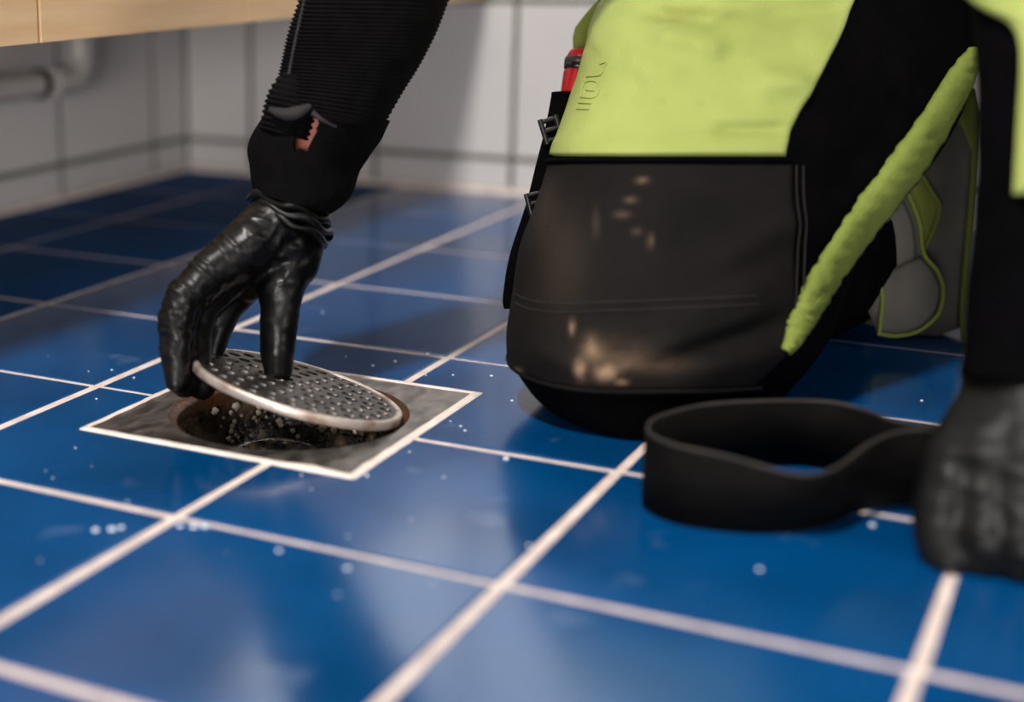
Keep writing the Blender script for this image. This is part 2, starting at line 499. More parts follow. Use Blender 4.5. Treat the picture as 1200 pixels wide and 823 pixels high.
fo = [(DX0, DY0), (DX1, DY0), (DX1, DY1), (DX0, DY1)]
v, f = cdt_plate(fo, [ring2(DC, HR, 96)], lambda c: (c - Vector((DC.x, DC.y))).length > HR * .999)
b = MB(); b.add([(p.x, p.y, .0006) for p in v], f)
for i in range(4):
    a, c = fo[i], fo[(i + 1) % 4]
    b.add([(a[0], a[1], .0006), (a[0], a[1], -.012), (c[0], c[1], -.012), (c[0], c[1], .0006)], [(0, 1, 2, 3)])
frame = b.build('frame', M['steel'], dr, smooth=False)
MB().lathe([(HR, .0006), (HR - .0012, -.0004), (HR - .002, -.0030), (HR - .0058, -.0034), (HR - .0064, -.006), (HR - .0066, -.014)], DC, 96).build('seat_ring', M['rust_seat'], dr)
bm = MB().lathe([(HR - .0065, -.013), (HR - .010, -.03), (HR - .018, -.055), (HR - .032, -.070), (.03, -.074), (.0005, -.074)], DC, 96)
o = bm.build('bowl', M['sludge'], dr)
for vv in o.data.vertices:
    q = noise.noise(vv.co * 60) * .0025
    d = Vector((vv.co.x - DC.x, vv.co.y - DC.y, 0))
    if d.length > .02 and vv.co.z < -.015: vv.co -= d.normalized() * (q + .001)
cup = MB().lathe([(.030, -.073), (.033, -.045), (.034, -.034), (.031, -.031), (.027, -.033), (.025, -.05), (.024, -.072)], DC + Vector((.0, .012, 0)), 40).build('trap_cup', M['sludge'], dr)
# pale lime-scale and soap specks sticking to the bowl
rs = random.Random(11); b = MB()
spots = [(252, 482, .0034), (277, 477, .0036), (271, 484, .002), (304, 476, .0025), (303, 484, .0024), (298, 490, .0018), (301, 494, .0015),
         (275, 494, .002), (272, 500, .0022), (271, 506, .0022), (276, 510, .0015), (268, 514, .0022), (272, 518, .0016), (306, 506, .002), (294, 511, .0017),
         (289, 516, .0018), (327, 494, .0028), (378, 502, .0032), (391, 505, .0028), (306, 512, .003), (326, 520, .0026), (415, 507, .0022), (329, 499, .002), (343, 505, .0018),
         (288, 499, .0012), (283, 487, .0014), (262, 490, .0012), (259, 500, .0012), (312, 489, .0013), (316, 497, .0011), (349, 512, .0018)]


def on_bowl(px, py):
    d = (FW + RT * ((px - CX) / F) - UP * ((py - CY) / F)); best = None
    for i in range(400):
        p = CAM + d * (.95 + i * .0006)
        rad = math.hypot(p.x - DC.x, p.y - DC.y)
        if p.z < -.01:
            lim = HR - .0105 - max(0, (-p.z - .013)) * .2
            if rad > lim or p.z < -.07:
                return p
    return None


for px, py, r in spots:
    p = on_bowl(px, py)
    if p is None: continue
    bb = bmesh.new(); bmesh.ops.create_icosphere(bb, subdivisions=2, radius=1)
    vs = [Vector(q.co) for q in bb.verts]; fs = [[a.index for a in q.verts] for q in bb.faces]; bb.free()
    rd = Vector((p.x - DC.x, p.y - DC.y, 0)).normalized()
    b.add([p + (q - rd * q.dot(rd) * .6) * r * 1.0 * (1 + .55 * noise.noise(q * 1.6 + p * 300)) for q in vs], fs)
sp = b.build('scale_specks', M['scale'], dr); sp['kind'] = 'stuff'
# ragged pale caulk joint round the frame
rs = random.Random(3)
cb = MB()
cor = [Vector((DX0, DY0, 0)), Vector((DX1, DY0, 0)), Vector((DX1, DY1, 0)), Vector((DX0, DY1, 0))]
for i in range(4):
    a, c = cor[i], cor[(i + 1) % 4]; d = (c - a); n_ = 44; per = Vector((d.y, -d.x, 0)).normalized()
    wid = [.0050, .0052, .0040, .0036][i]; vs = []
    for k in range(n_ + 1):
        t = k / n_; p = a + d * t
        e = wid * (1 + .22 * noise.noise(Vector((t * 9, i * 7.3, 0))) + .14 * noise.noise(Vector((t * 30, i * 3, 2))))
        inn = .0008 + .0010 * (noise.noise(Vector((t * 14, i * 5, 9))) + .5)
        if i == 3:      # front edge: broad lump near the corner, thin nick further along
            if t > .80: e *= 1.0
            if t > .55: e *= .8
            inn += .004 * max(0, 1 - abs(t - .86) / .10)
        ex = Vector((0, 0, 0))
        if k == 0: ex = -d.normalized() * e * .9
        if k == n_: ex = d.normalized() * e * .9
        vs += [p + per * e + ex + Vector((0, 0, -.0012)), p + per * e * .85 + ex * .9 + Vector((0, 0, .0006)), p - per * inn + Vector((0, 0, .0014)), p - per * (inn + .0006) + Vector((0, 0, .0004))]
    fs = []
    for k in range(n_):
        for q in range(3):
            fs.append((k * 4 + q, (k + 1) * 4 + q, (k + 1) * 4 + q + 1, k * 4 + q + 1))
    cb.add(vs, fs)
cb.build('joint', M['caulk'], dr)

# ---- perforated cover, lifted on its left
LC = Vector((4.538, 2.453, .113)) * T; LN = Vector((.183, -.216, 1)).normalized(); LR = .382 * T
q = LN.to_track_quat('Z', 'Y')
lid = empty('drain_cover', LC, 'round perforated steel drain cover tilted up by the gloved hand', 'drain cover')
lid.rotation_mode = 'QUATERNION'; lid.rotation_quaternion = q
holes = []
for k, (rr, n) in enumerate(((.0, 1), (.0130, 6), (.0260, 11), (.0390, 17), (.0515, 23), (.0640, 28))):
    for i in range(n):
        a = 2 * math.pi * (i + .35 * k) / n
        holes.append((rr * math.cos(a), rr * math.sin(a)))
HO, HI = .0047, .0038
PR = LR - .004
v, f = cdt_plate(ring2((0, 0), PR, 96), [ring2(h, HO, 14) for h in holes], lambda c: c.length < PR and all((c - Vector(h)).length > HO * .97 for h in holes))
b = MB(); b.add([(p.x, p.y, 0) for p in v], f)
for h in holes:
    r0 = [(x, y, 0) for x, y in ring2(h, HO, 14)]; r1 = [(x, y, -.0007) for x, y in ring2(h, (HO + HI) / 2 - .0001, 14)]; r2 = [(x, y, -.0020) for x, y in ring2(h, HI, 14)]
    vs = r0 + r1 + r2; fs = []
    for k in range(2):
        for i in range(14):
            j = (i + 1) % 14
            fs.append((k * 14 + i, (k + 1) * 14 + i, (k + 1) * 14 + j, k * 14 + j))
    b.add(vs, fs)
v2, f2 = cdt_plate(ring2((0, 0), PR, 96), [ring2(h, HI, 14) for h in holes], lambda c: c.length < PR and all((c - Vector(h)).length > HI * .97 for h in holes))
b.add([(p.x, p.y, -.0020) for p in v2], [t[::-1] for t in f2])


def child(mbuild, name, mt, parent, smooth=True):
    me = bpy.data.meshes.new(name); me.from_pydata([tuple(p) for p in mbuild.v], [], mbuild.f); me.update(); me.materials.append(mt)
    o = bpy.data.objects.new(name, me); COL.objects.link(o); o.parent = parent
    if smooth: me.polygons.foreach_set('use_smooth', [True] * len(me.polygons))
    return o


child(b, 'plate', M['lid_steel'], lid, smooth=False)
rim = MB().lathe([(PR - .0012, .0001), (PR + .0004, .0009), (PR + .0022, .0010), (LR - .0003, .0003), (LR, -.001), (LR - .0001, -.0048), (LR - .0008, -.0054), (LR - .0018, -.0048), (LR - .002, -.0022), (PR - .0012, -.0021)], (0, 0, 0), 128, closed=True)
ro = child(rim, 'rim', M['rust_steel'], lid); ro['label'] = 'pale worn rim with rust spots'

# ================================================================== WATER DROPLETS
rs = random.Random(7); b = MB()
drops = [(501, 415, .0015), (463, 424, .0014), (437, 429, .0012), (576, 441, .0013), (593, 538, .0020), (499, 440, .0009), (531, 440, .001),
         (131, 434, .001), (157, 443, .001), (113, 468, .001), (112, 622, .0020), (131, 621, .0023), (142, 619, .0018), (211, 617, .0020), (227, 618, .0023), (240, 617, .0026),
         (327, 646, .0016), (407, 667, .0017), (600, 470, .0012), (545, 505, .001), (430, 475, .0011), (408, 559, .001), (890, 668, .0015), (1022, 616, .0018), (540, 500, .001),
         (430, 558, .0013), (378, 366, .0011), (620, 640, .0012), (1080, 470, .0012), (520, 560, .0008), (480, 530, .0008)]
for k in range(26):
    drops.append((rs.uniform(20, 600), rs.uniform(400, 700), rs.uniform(.0004, .0009)))
for px, py, r in drops:
    p = onz(px, py)
    if DX0 - .004 < p.x < DX1 + .004 and DY0 - .004 < p.y < DY1 + .004: continue
    b.lathe([(r, -.0001), (r * .92, r * .3), (r * .6, r * .55), (r * .02, r * .66)], (p.x, p.y, .0002), 12)
d = b.build('water_droplets', M['water'], None); d['kind'] = 'stuff'; tag(d, 'small water droplets and splashes scattered over the blue floor tiles', 'droplets')

# ================================================================== PERSON
person = empty('person', at(800, 500, 1.06), 'person kneeling on the blue floor in black and lime work clothes, lifting the drain cover', 'person')


def nz(p, s):
    return noise.noise(Vector(p) * s)


# ---- right trouser leg (kneeling): rows of the thigh and knee
LEG = [(-260, 840, 1230, 1.30, .100), (-120, 762, 1180, 1.24, .100), (0, 713, 1152, 1.18, .100), (60, 692, 1147, 1.155, .098),
       (110, 675, 1137, 1.14, .096), (180, 652, 1102, 1.12, .094), (230, 636, 1062, 1.105, .092), (290, 615, 1016, 1.095, .090),
       (340, 606, 992, 1.09, .090), (390, 599, 975, 1.085, .090), (425, 601, 955, 1.08, .086), (455, 619, 930, 1.075, .078),
       (480, 643, 905, 1.068, .066), (500, 674, 882, 1.058, .050), (514, 705, 850, 1.045, .032), (523, 745, 805, 1.032, .010)]
FOLDS = [  # x0, y0, x1, y1, width(px), height(m)
    (690, 448, 905, 352, 17, .0050), (740, 400, 900, 330, 14, .0035), (800, 440, 960, 400, 16, .0035), (640, 360, 760, 352, 10, .0018),
    (700, 425, 790, 380, 12, -.0030), (760, 425, 940, 368, 13, -.0035), (620, 405, 690, 440, 12, .002), (830, 310, 950, 250, 18, .003),
    (755, 18, 850, 24, 12, -.0105), (650, 170, 900, 178, 12, .0020), (760, 36, 860, 64, 16, .0065), (820, 70, 960, 60, 22, -.0065), (730, 70, 800, 100, 20, .004), (880, 80, 960, 120, 14, .004), (690, 40, 720, 0, 12, .003),
    (700, 60, 740, 30, 16, .002), (830, 154, 930, 152, 9, -.0055), (690, 110, 760, 90, 22, -.003), (870, 110, 950, 90, 18, .004), (880, 22, 1000, 8, 14, -.006),
    (1010, 120, 1090, 60, 16, .003), (960, 240, 1040, 150, 18, -.003)]


def leg_pt(phi, y, off=0.0):
    L, R, d, tn = interp(LEG, y)
    mid, half = (L + R) / 2, (R - L) / 2
    c, s = math.cos(phi), math.sin(phi)
    e = .86
    cc = math.copysign(abs(c) ** e, c); ss = math.copysign(abs(s) ** e, s)
    px = mid + half * cc
    hm = half * d / F
    P = at(px, y, d - tn * ss)
    nrm = (RT * (cc / hm) - FW * (ss / max(tn, .01))).normalized()
    h = off
    if s > -.2:
        for (a, b_, c_, d_, w, am) in FOLDS:
            ds, t = segd(px, y, a, b_, c_, d_)
            h += am * math.exp(-(ds / w) ** 2) * min(1, 4 * t + .2, 4 * (1 - t) + .2)
    h += .0014 * nz(P, 22) + .0005 * nz(P, 60)
    P = P + nrm * h
    if P.z < .0015: P.z = .0015 + off * .1
    return P


def phi_of(px, y):
    L, R, d, tn = interp(LEG, y)
    mid, half = (L + R) / 2, (R - L) / 2
    q = max(-1, min(1, (px - mid) / half)); q = math.copysign(abs(q) ** (1 / .86), q)
    return math.acos(max(-1, min(1, q)))


def panel(name, rows, phl, phr, off, mt, nphi=70, tone_marks=None, edge=.0022, label=None, parent=None, warp=None):
    """a cloth panel sewn on the leg: rows of y, from angle phr(y) to phl(y)"""
    v = []; f = []; n = len(rows); att = []
    for i, y in enumerate(rows):
        a, b_ = phr(y), phl(y)
        for j in range(nphi + 1):
            e = i in (0, n - 1) or j in (0, nphi)
            ph = a + (b_ - a) * j / nphi
            yy = warp(ph, y) if warp else y
            P = leg_pt(ph, yy, -.001 if e else off)
            v.append(P)
            if tone_marks: att.append(tone_marks(P, ph, yy))
    for i in range(n - 1):
        for j in range(nphi):
            k = i * (nphi + 1) + j
            f.append((k, k + 1, k + nphi + 2, k + nphi + 1))
    o = pyd(name, v, f, mt, parent or person)
    bm_ = bmesh.new(); bm_.from_mesh(o.data); bmesh.ops.recalc_face_normals(bm_, faces=bm_.faces); bm_.to_mesh(o.data); bm_.free()
    if tone_marks:
        at_ = o.data.attributes.new('tone_marks', 'FLOAT', 'POINT'); at_.data.foreach_set('value', att)
    if label: o['label'] = label
    return o


def lp_px(ph, y):
    L, R, d, tn = interp(LEG, y); c = math.cos(ph)
    return (L + R) / 2 + (R - L) / 2 * math.copysign(abs(c) ** .86, c)


# trousers: both legs and the seat
tr = MB()
ys = [-260 + i * 9 for i in range(0, 87)] + [523]
ys = [y for y in ys if y <= 523]
NP = 88
vs = []; fs = []
for y in ys:
    for j in range(NP): vs.append(leg_pt(2 * math.pi * j / NP, y))
for i in range(len(ys) - 1):
    for j in range(NP):
        fs.append((i * NP + j, i * NP + (j + 1) % NP, (i + 1) * NP + (j + 1) % NP, (i + 1) * NP + j))
fs.append(tuple((len(ys) - 1) * NP + j for j in range(NP)))
tr.add(vs, fs)


def tube_rings(mb, pts, radii, n=40, wr=.002, zmin=.0015, squash=1.0):
    P = cr(pts, 10); rr = [x[0] for x in cr([(r, 0, 0) for r in radii], 10)]
    k = len(mb.v); ref = Vector((0, 0, 1))
    for i, p in enumerate(P):
        t = (P[min(i + 1, len(P) - 1)] - P[max(i - 1, 0)]).normalized()
        r1 = (Vector((0, 0, 1)) - t * t.z)
        if r1.length < .2: r1 = RT - t * t.dot(RT)
        r1.normalize(); b2 = t.cross(r1)
        for j in range(n):
            a = 2 * math.pi * j / n
            q = p + (r1 * math.cos(a) * squash + b2 * math.sin(a)) * rr[i]
            q += (q - p).normalized() * (wr * nz(q, 30) + wr * .6 * math.sin(i * 1.3 + 3 * nz(q, 12)))
            if q.z < zmin: q.z = zmin
            mb.v.append(tuple(q))
    for i in range(len(P) - 1):
        for j in range(n):
            mb.f.append((k + i * n + j, k + i * n + (j + 1) % n, k + (i + 1) * n + (j + 1) % n, k + (i + 1) * n + j))
    mb.f.append(tuple(k + j for j in range(n))[::-1]); e = k + (len(P) - 1) * n
    mb.f.append(tuple(e + j for j in range(n)))


f0, f1 = onz(868, 500), onz(1012, 408)
sd = (f1 - f0).normalized(); sl = Vector((-sd.y, sd.x, 0))
shin = [f0 + sl * .062 - sd * .02 + Vector((0, 0, .066)), f0 + sl * .062 + sd * .08 + Vector((0, 0, .07)), f1 + sl * .056 - sd * .03 + Vector((0, 0, .072)),
        f1 + sl * .05 + sd * .07 + Vector((0, 0, .066)), f1 + sl * .045 + sd * .18 + Vector((0, 0, .052))]
tube_rings(tr, shin, [.058, .068, .072, .064, .048])
# left leg, kneeling to the right of the frame
RH, LH, PV = at(1000, -210, 1.25), at(1230, -215, 1.27), at(1115, -240, 1.27)
LK = onz(1350, 455); LK.z = .075
tube_rings(tr, [LH, (LH + LK) / 2 + Vector((-.02, 0, 0)), LK], [.095, .085, .07])
LA = LK + Vector((.36, -.10, -.02))
tube_rings(tr, [LK + Vector((0, 0, -.004)), LK + (LA - LK) * .4 + Vector((0, 0, .0)), LA], [.066, .066, .046])
tube_rings(tr, [RH + (PV - RH) * -.35 + Vector((0, 0, -.03)), PV, LH + (PV - LH) * -.2 + Vector((0, 0, -.03))], [.10, .125, .10])
trousers = tr.build('trousers', M['black_cloth'], person)

# boots out of sight behind
for nm, A in (('boot', shin[-1]), ('boot', LA)):
    hd = Vector((sd.x, sd.y, 0))
    blob(nm, [[(A, .045), (A + hd * .05 + Vector((0, 0, .0)), .045), (A + hd * .10 + Vector((0, 0, -.01)), .04)], [(A + hd * .085, .035), (A + hd * .10 + Vector((0, 0, -.03)), .03)]], .006, M['plastic_black'], person, 4)

# knee-pad pocket
def lump(P, pts):
    s = 0
    for (px, py, w, h, am, ph_) in pts: pass
    return s


ST = [(683, 432, 6, 11, .42), (710, 437, 12, 8, .5), (694, 408, 9, 13, .30), (672, 384, 3, 8, .40), (610, 436, 5, 4, .55), (728, 448, 6, 3, .6), (760, 428, 40, 10, .10), (720, 420, 34, 22, .10),
      (753, 212, 7, 4, .15), (740, 235, 7, 4, .12), (730, 252, 8, 4, .13), (762, 283, 3, 8, .15), (746, 272, 6, 5, .07), (700, 262, 4, 16, .05), (660, 300, 30, 70, .035), (640, 240, 14, 40, .03)]


def knee_dust(P, ph, y):
    px = lp_px(ph, y)
    if math.sin(ph) < -.3: return 0
    s = 0
    nn = .5 + .9 * nz(P, 90) + .5 * nz(P, 240)
    for a, b_, w, h, am in ST:
        s += am * math.exp(-((px - a) / w) ** 2 - ((y - b_) / h) ** 2)
    return max(0, min(1, s * (.55 + .8 * nn) if s > .05 else s))


def bottom(px):
    return 430 + 34 * (1 - ((px - 800) / 230) ** 2)


def knee_warp(ph, y):
    t = max(0, (y - 330) / 129)
    u_ = max(0, (ph - math.radians(105)) / math.radians(75))
    return y - t * 36 * min(u_, 1.15) ** 2 - t * 8 * max(0, (math.radians(85) - ph)) ** 2


PHL = lambda y: math.radians(212)
rows = [190 + i * 3.2 for i in range(85)]
rows = [y for y in rows if y < 457] + [459]
panel('knee_pad_pocket', rows, PHL, lambda y: phi_of(930 if y < 400 else 930 - (y - 400) * .9, y), .0034, M['knee_cloth'], 110, knee_dust, label='dusty scuffed black knee patch', warp=knee_warp)


def lime_marks(P, ph, y):  # darker lime in small spots and bands, some along the creases
    px = lp_px(ph, y); s = 0
    for a, b_, w, h, am in [(815, 18, 60, 8, .8), (805, 55, 14, 8, .5), (842, 113, 5, 5, .5), (776, 121, 6, 5, .4), (745, 122, 5, 5, .3), (820, 122, 4, 4, .3), (920, 45, 60, 30, .3), (860, 155, 60, 5, .2), (680, 120, 14, 18, .12), (711, 112, 6, 5, .3)]:
        s += am * math.exp(-((px - a) / w) ** 2 - ((y - b_) / h) ** 2)
    return max(0, min(1, s * (.6 + .9 * nz(P, 50))))


def lime_r(y):
    px = interp([(-260, 1130), (-120, 1050), (0, 1003), (45, 985), (90, 962), (120, 944), (150, 930), (170, 924), (188, 921)], y)[0]
    return phi_of(px, y)


panel('thigh_panel', [-200 + i * 3.2 for i in range(121)], PHL, lime_r, .0046, M['lime'], 100, lime_marks, label='bright lime thigh panel of the trousers')


def leg_path(pts, off=.004, n=8):
    out = []
    for p in cr([(a, b_, 0) for a, b_ in pts], n):
        out.append(leg_pt(phi_of(p.x, p.y), p.y, off))
    return out


def row_path(y, a, b_, off, n=60):
    return [leg_pt(a + (b_ - a) * i / n, y, off) for i in range(n + 1)]


MB().tube(row_path(189, phi_of(924, 189), PHL(0), .0046), .0020, 8).build('piping', M['black_cloth'], person)
for pts in ([(930, 195), (930, 260), (928, 330), (924, 400)], [(938, 195), (938, 270), (936, 340)]):
    MB().tube(leg_path(pts, .0042), .0004, 5).build('stitching', M['thread'], person)
for y in (352, 362):
    pts = [(609, y - 8), (625, y), (660, y + 4), (720, y + 2), (800, y - 1), (880, y - 5)]
    MB().tube(leg_path(pts, .0040), .00035, 5).build('stitching', M['thread'], person)
MB().tube([leg_pt(a_, knee_warp(a_, 459), .003) for a_ in [phi_of(885, 459) + (PHL(0) - phi_of(885, 459)) * i / 70 for i in range(71)]], .0016, 8).build('seam', M['knee_cloth'], person)
# embossed mark on the thigh panel
em = MB()
for seg in ([(681, 128), (695, 129)], [(683, 121), (697, 122)], [(685, 114), (699, 115), (704, 106), (701, 96), (690, 97), (686, 108), (685, 114)], [(691, 106), (699, 107)], [(692, 90), (707, 88), (712, 80)], [(712, 80), (716, 74), (708, 76)]):
    em.tube(leg_path(seg, .0052, 4), .0006, 6)
em.build('embossed_mark', M['lime'], person)

# lime side stripe, ruffled, from crotch to the back of the knee
spath = cr([(1141, 62, 8), (1121, 98, 15), (1081, 165, 19), (1040, 222, 20), (1000, 275, 19), (966, 325, 16), (942, 368, 14), (927, 393, 9), (912, 412, 5)], 14)
sv = []; sf = []
NS = 8
for i, p in enumerate(spath):
    t = (spath[min(i + 1, len(spath) - 1)] - spath[max(i - 1, 0)]); t.z = 0; t.normalize(); nrm2 = Vector((-t.y, t.x, 0))
    w = p.z * (1 + .16 * nz((i * .45, 0, 0), 1) + .06 * nz((i * .13, 5, 0), 1))
    for j in range(NS + 1):
        s = (j / NS * 2 - 1)
        q = p + nrm2 * s * w
        off = .0065 * (1 - s * s) ** .5 + .0020 + .0042 * nz((i * .42, s * 1.4, 3), 1) * max(0, 1 - abs(s - .1))
        L, R, d, tn = interp(LEG, q.y)
        qx = min(q.x, R - 1)
        base = leg_pt(phi_of(qx, q.y), q.y, 0)
        P = base + RT * ((q.x - qx) * d / F) - FW * off
        sv.append(P)
for i in range(len(spath) - 1):
    for j in range(NS):
        k = i * (NS + 1) + j
        sf.append((k, k + 1, k + NS + 2, k + NS + 1))
o = pyd('side_stripe', sv, sf, M['lime_trim'], person)
sm = o.modifiers.new('thick', 'SOLIDIFY'); sm.thickness = .003; sm.offset = 0
o['label'] = 'ruffled lime stripe along the trouser seam'

# ---- tool holster strap on the outer side of the thigh
hol = MB()
hp_ = cr([(676, 108, 1.165, 0)[:3], (664, 150, 1.162), (650, 190, 1.158), (634, 240, 1.150), (612, 300, 1.140), (602, 348, 1.132), (602, 362, 1.130)], 6)
vs = []; fs = []
for i, p in enumerate(hp_):
    c = at(p.x, p.y, p.z)
    t = i / (len(hp_) - 1); w = (.012 * (1 - t) ** 1.5 + .0072)
    for dx, dd in ((-w, 0), (-w * .8, -.004), (w, -.006), (w * 1.2, .006), (-w * .6, .006)):
        vs.append(c + RT * dx + FW * dd)
n = 5
for i in range(len(hp_) - 1):
    for j in range(n):
        fs.append((i * n + j, i * n + (j + 1) % n, (i + 1) * n + (j + 1) % n, (i + 1) * n + j))
fs += [tuple(range(n))[::-1], tuple((len(hp_) - 1) * n + j for j in range(n))]
holster = pyd('tool_holster', vs, fs, M['black_cloth'], person, smooth=False); holster['label'] = 'black strap and holster hanging behind the thigh'
for (px, py, dd, sz, rot) in ((628, 238, 1.140, .0105, .25), (646, 152, 1.150, .012, .3)):
    bk = MB(); c = at(px, py, dd)
    ax = (RT * math.cos(rot) + UP * math.sin(rot)); ay = (UP * math.cos(rot) - RT * math.sin(rot))
    for k in range(3):
        a = c + ay * (k - 1) * sz * .62
        bk.tube([a - ax * sz * .5, a + ax * sz * .5], .0019, 8)
    for sgn in (-1, 1):
        bk.tube([c - ay * sz * .8 + ax * sgn * sz * .5, c + ay * sz * .8 + ax * sgn * sz * .5], .0021, 8)
    bk.build('buckle', M['plastic_black'], holster)
# pocket flap, lime
def slab(name, poly, depth, thick, mt, parent, bulge=0.0, label=None):
    """cloth pocket: an outline with depth, filled on a grid and puffed out"""
    xs = [p[0] for p in poly]; ysx = [p[1] for p in poly]; cxm, cym = sum(xs) / len(xs), sum(ysx) / len(ysx)
    n = len(poly); K = 6
    v = []; f = []
    for side in (-1, 1):
        for k in range(K + 1):
            s = 1 - k / K
            for (x, y) in poly:
                X, Y = cxm + (x - cxm) * s, cym + (y - cym) * s
                dd = depth(X, Y) if callable(depth) else depth
                v.append(at(X, Y, dd + side * (thick / 2 + bulge * (1 - s * s))))
    N = n * (K + 1)
    for h in (0, 1):
        for k in range(K):
            for i in range(n):
                j = (i + 1) % n
                q = (h * N + k * n + i, h * N + k * n + j, h * N + (k + 1) * n + j, h * N + (k + 1) * n + i)
                f.append(q if h == 0 else q[::-1])
    for i in range(n):
        j = (i + 1) % n; f.append((i, N + i, N + j, j))
    o = pyd(name, v, f, mt, parent, smooth=True)
    bm_ = bmesh.new(); bm_.from_mesh(o.data); bmesh.ops.remove_doubles(bm_, verts=bm_.verts, dist=1e-5); bmesh.ops.recalc_face_normals(bm_, faces=bm_.faces); bm_.to_mesh(o.data); bm_.free()
    if label: o['label'] = label
    return o


slab('pocket_flap', [(672, 64), (671, 45), (674, 32), (688, 14), (706, -6), (735, -30), (735, 0), (716, 20), (700, 50), (690, 66)], 1.215, .004, M['lime_dark'], person, .003, 'lime pocket flap at the hip')
# grey and lime hanging pocket behind the stripe
pk = lambda px, py: 1.245
hpk = slab('holster_pocket', [(1120, 100), (1142, 103), (1149, 135), (1143, 180), (1140, 250), (1133, 330), (1131, 382), (1100, 394), (1060, 392), (1015, 380), (1000, 330), (990, 270), (1030, 215), (1075, 160)], 1.275, .012, M['grey_cloth'], person, .010, 'grey hanging pocket with lime edges')
slab('pocket_top', [(1108, 118), (1122, 100), (1143, 104), (1149, 132), (1146, 172), (1138, 178), (1128, 150), (1108, 130), (1098, 130)], 1.250, .006, M['lime_dark'], hpk, .003, 'lime top corner of the pocket')
slab('pocket_pleat', [(1046, 205), (1060, 172), (1068, 182), (1090, 222), (1101, 246), (1092, 275), (1082, 296), (1070, 260)], 1.243, .006, M['lime_dark'], hpk, .004, 'folded lime pleat')
slab('pocket_panel', [(985, 260), (1030, 205), (1050, 205), (1066, 235), (1078, 265), (1083, 298), (1060, 310), (1030, 322), (1005, 330)], 1.225, .008, M['grey_cloth'], hpk, .005)
slab('pocket_panel', [(1020, 326), (1045, 316), (1082, 300), (1096, 318), (1105, 338), (1100, 366), (1078, 386), (1055, 393), (1028, 390), (1015, 360)], 1.222, .010, M['grey_cloth'], hpk, .006)
for pts, d_, r_ in (([(1048, 200), (1064, 228), (1077, 262), (1082, 297), (1098, 318), (1105, 340), (1099, 368), (1076, 388), (1050, 394), (1028, 391)], 1.213, .0018),
                    ([(1062, 176), (1090, 222), (1101, 247), (1083, 294)], 1.236, .0016), ([(1030, 330), (1034, 350), (1032, 372), (1030, 392)], 1.213, .0018),
                    ([(1146, 130), (1143, 180), (1138, 250), (1131, 330), (1129, 378), (1134, 408)], 1.255, .0030)):
    MB().tube([at(p.x, p.y, d_) for p in cr([(a, b_, 0) for a, b_ in pts], 6)], r_, 8).build('piping', M['lime_trim'], hpk)

# ---- tool in the holster (a thing of its own)
tl = empty('screwdriver', at(672, 120, 1.178), 'red and black tool handle sticking out of the holster behind the thigh', 'tool')
ta, tb = at(668, 128, 1.178), at(680, 62, 1.178); tx = (tb - ta)
def tl_seg(t0, t1, r0, r1): return [ta + tx * t0, ta + tx * (t0 + (t1 - t0) * .12), ta + tx * (t0 + (t1 - t0) * .88), ta + tx * t1], [r0 * .92, r0, r1, r1 * .9]
for nm, t0, t1, r0, r1, mt in (('grip', .20, .70, .0092, .0100, 'red'), ('grip_band', .68, .80, .0102, .0108, 'plastic_black'), ('grip_ring', .78, .90, .0108, .0108, 'red_grey'), ('end_cap', .88, 1.04, .0100, .0080, 'red'), ('collar', -.45, .22, .0095, .0095, 'plastic_black')):
    p_, r_ = tl_seg(t0, t1, r0, r1); MB().tube(p_, r_, 18).build(nm, M[mt], tl)

# ---- sleeves
def sleeve_pts(pairs, dtab, tn, nring, npp):
    """rings between left/right outline points"""
    Ls = cr([(a, b_, d) for (a, b_), _, d in pairs], nring); Rs = cr([(a, b_, d) for _, (a, b_), d in pairs], nring)
    out = []
    for l, r in zip(Ls, Rs):
        A, B = at(l.x, l.y, l.z), at(r.x, r.y, r.z)
        c = (A + B) / 2; ax = (B - A) / 2
        out.append((c, ax))
    return out


def sleeve(name, pairs, tn, mt, nring, npp, disp, hole=None, parent=None, zmin=.002):
    R = sleeve_pts(pairs, None, tn, nring, npp)
    v = []; f = []
    for i, (c, ax) in enumerate(R):
        th_ = tn(i / (len(R) - 1)) if callable(tn) else tn
        for j in range(npp):
            a = 2 * math.pi * j / npp
            p = c + ax * math.cos(a); p = CAM + (p - CAM) * (1 - th_ * math.sin(a) / (c - CAM).length)
            nr = (p - c).normalized()
            p = p + nr * disp(p, i, i / (len(R) - 1), a)
            v.append(p)
    for i in range(len(R) - 1):
        for j in range(npp):
            if hole and hole(i / (len(R) - 1), 2 * math.pi * (j + .5) / npp): continue
            f.append((i * npp + j, i * npp + (j + 1) % npp, (i + 1) * npp + (j + 1) % npp, (i + 1) * npp + j))
    o = pyd(name, v, f, mt, parent or person)
    bm_ = bmesh.new(); bm_.from_mesh(o.data); bmesh.ops.recalc_face_normals(bm_, faces=bm_.faces); bm_.to_mesh(o.data); bm_.free()
    s_ = o.modifiers.new('thick', 'SOLIDIFY'); s_.thickness = .0022; s_.offset = -1
    return o


WD = 1.095
UPR = [((318, 128), (448, 152), 1.093), ((326, 100), (470, 112), 1.090), ((333, 70), (491, 78), 1.086), ((340, 38), (508, 42), 1.082), ((351, 0), (522, 4), 1.077),
       ((366, -50), (542, -44), 1.071), ((388, -110), (570, -98), 1.065), ((420, -170), (610, -130), 1.06), ((470, -240), (670, -190), 1.058), ((560, -360), (760, -290), 1.054), ((660, -500), (860, -420), 1.05)]
NRG = 46


def rib(p, i, t, a):
    ph = i * 2 * math.pi / 6
    return .0009 * math.sin(ph + 2.5 * nz(p, 18)) * (1 if math.cos(a) < .3 else .6) + .003 * nz(p, 16) + .0030 * math.exp(-((a - math.radians(118)) / .05) ** 2)


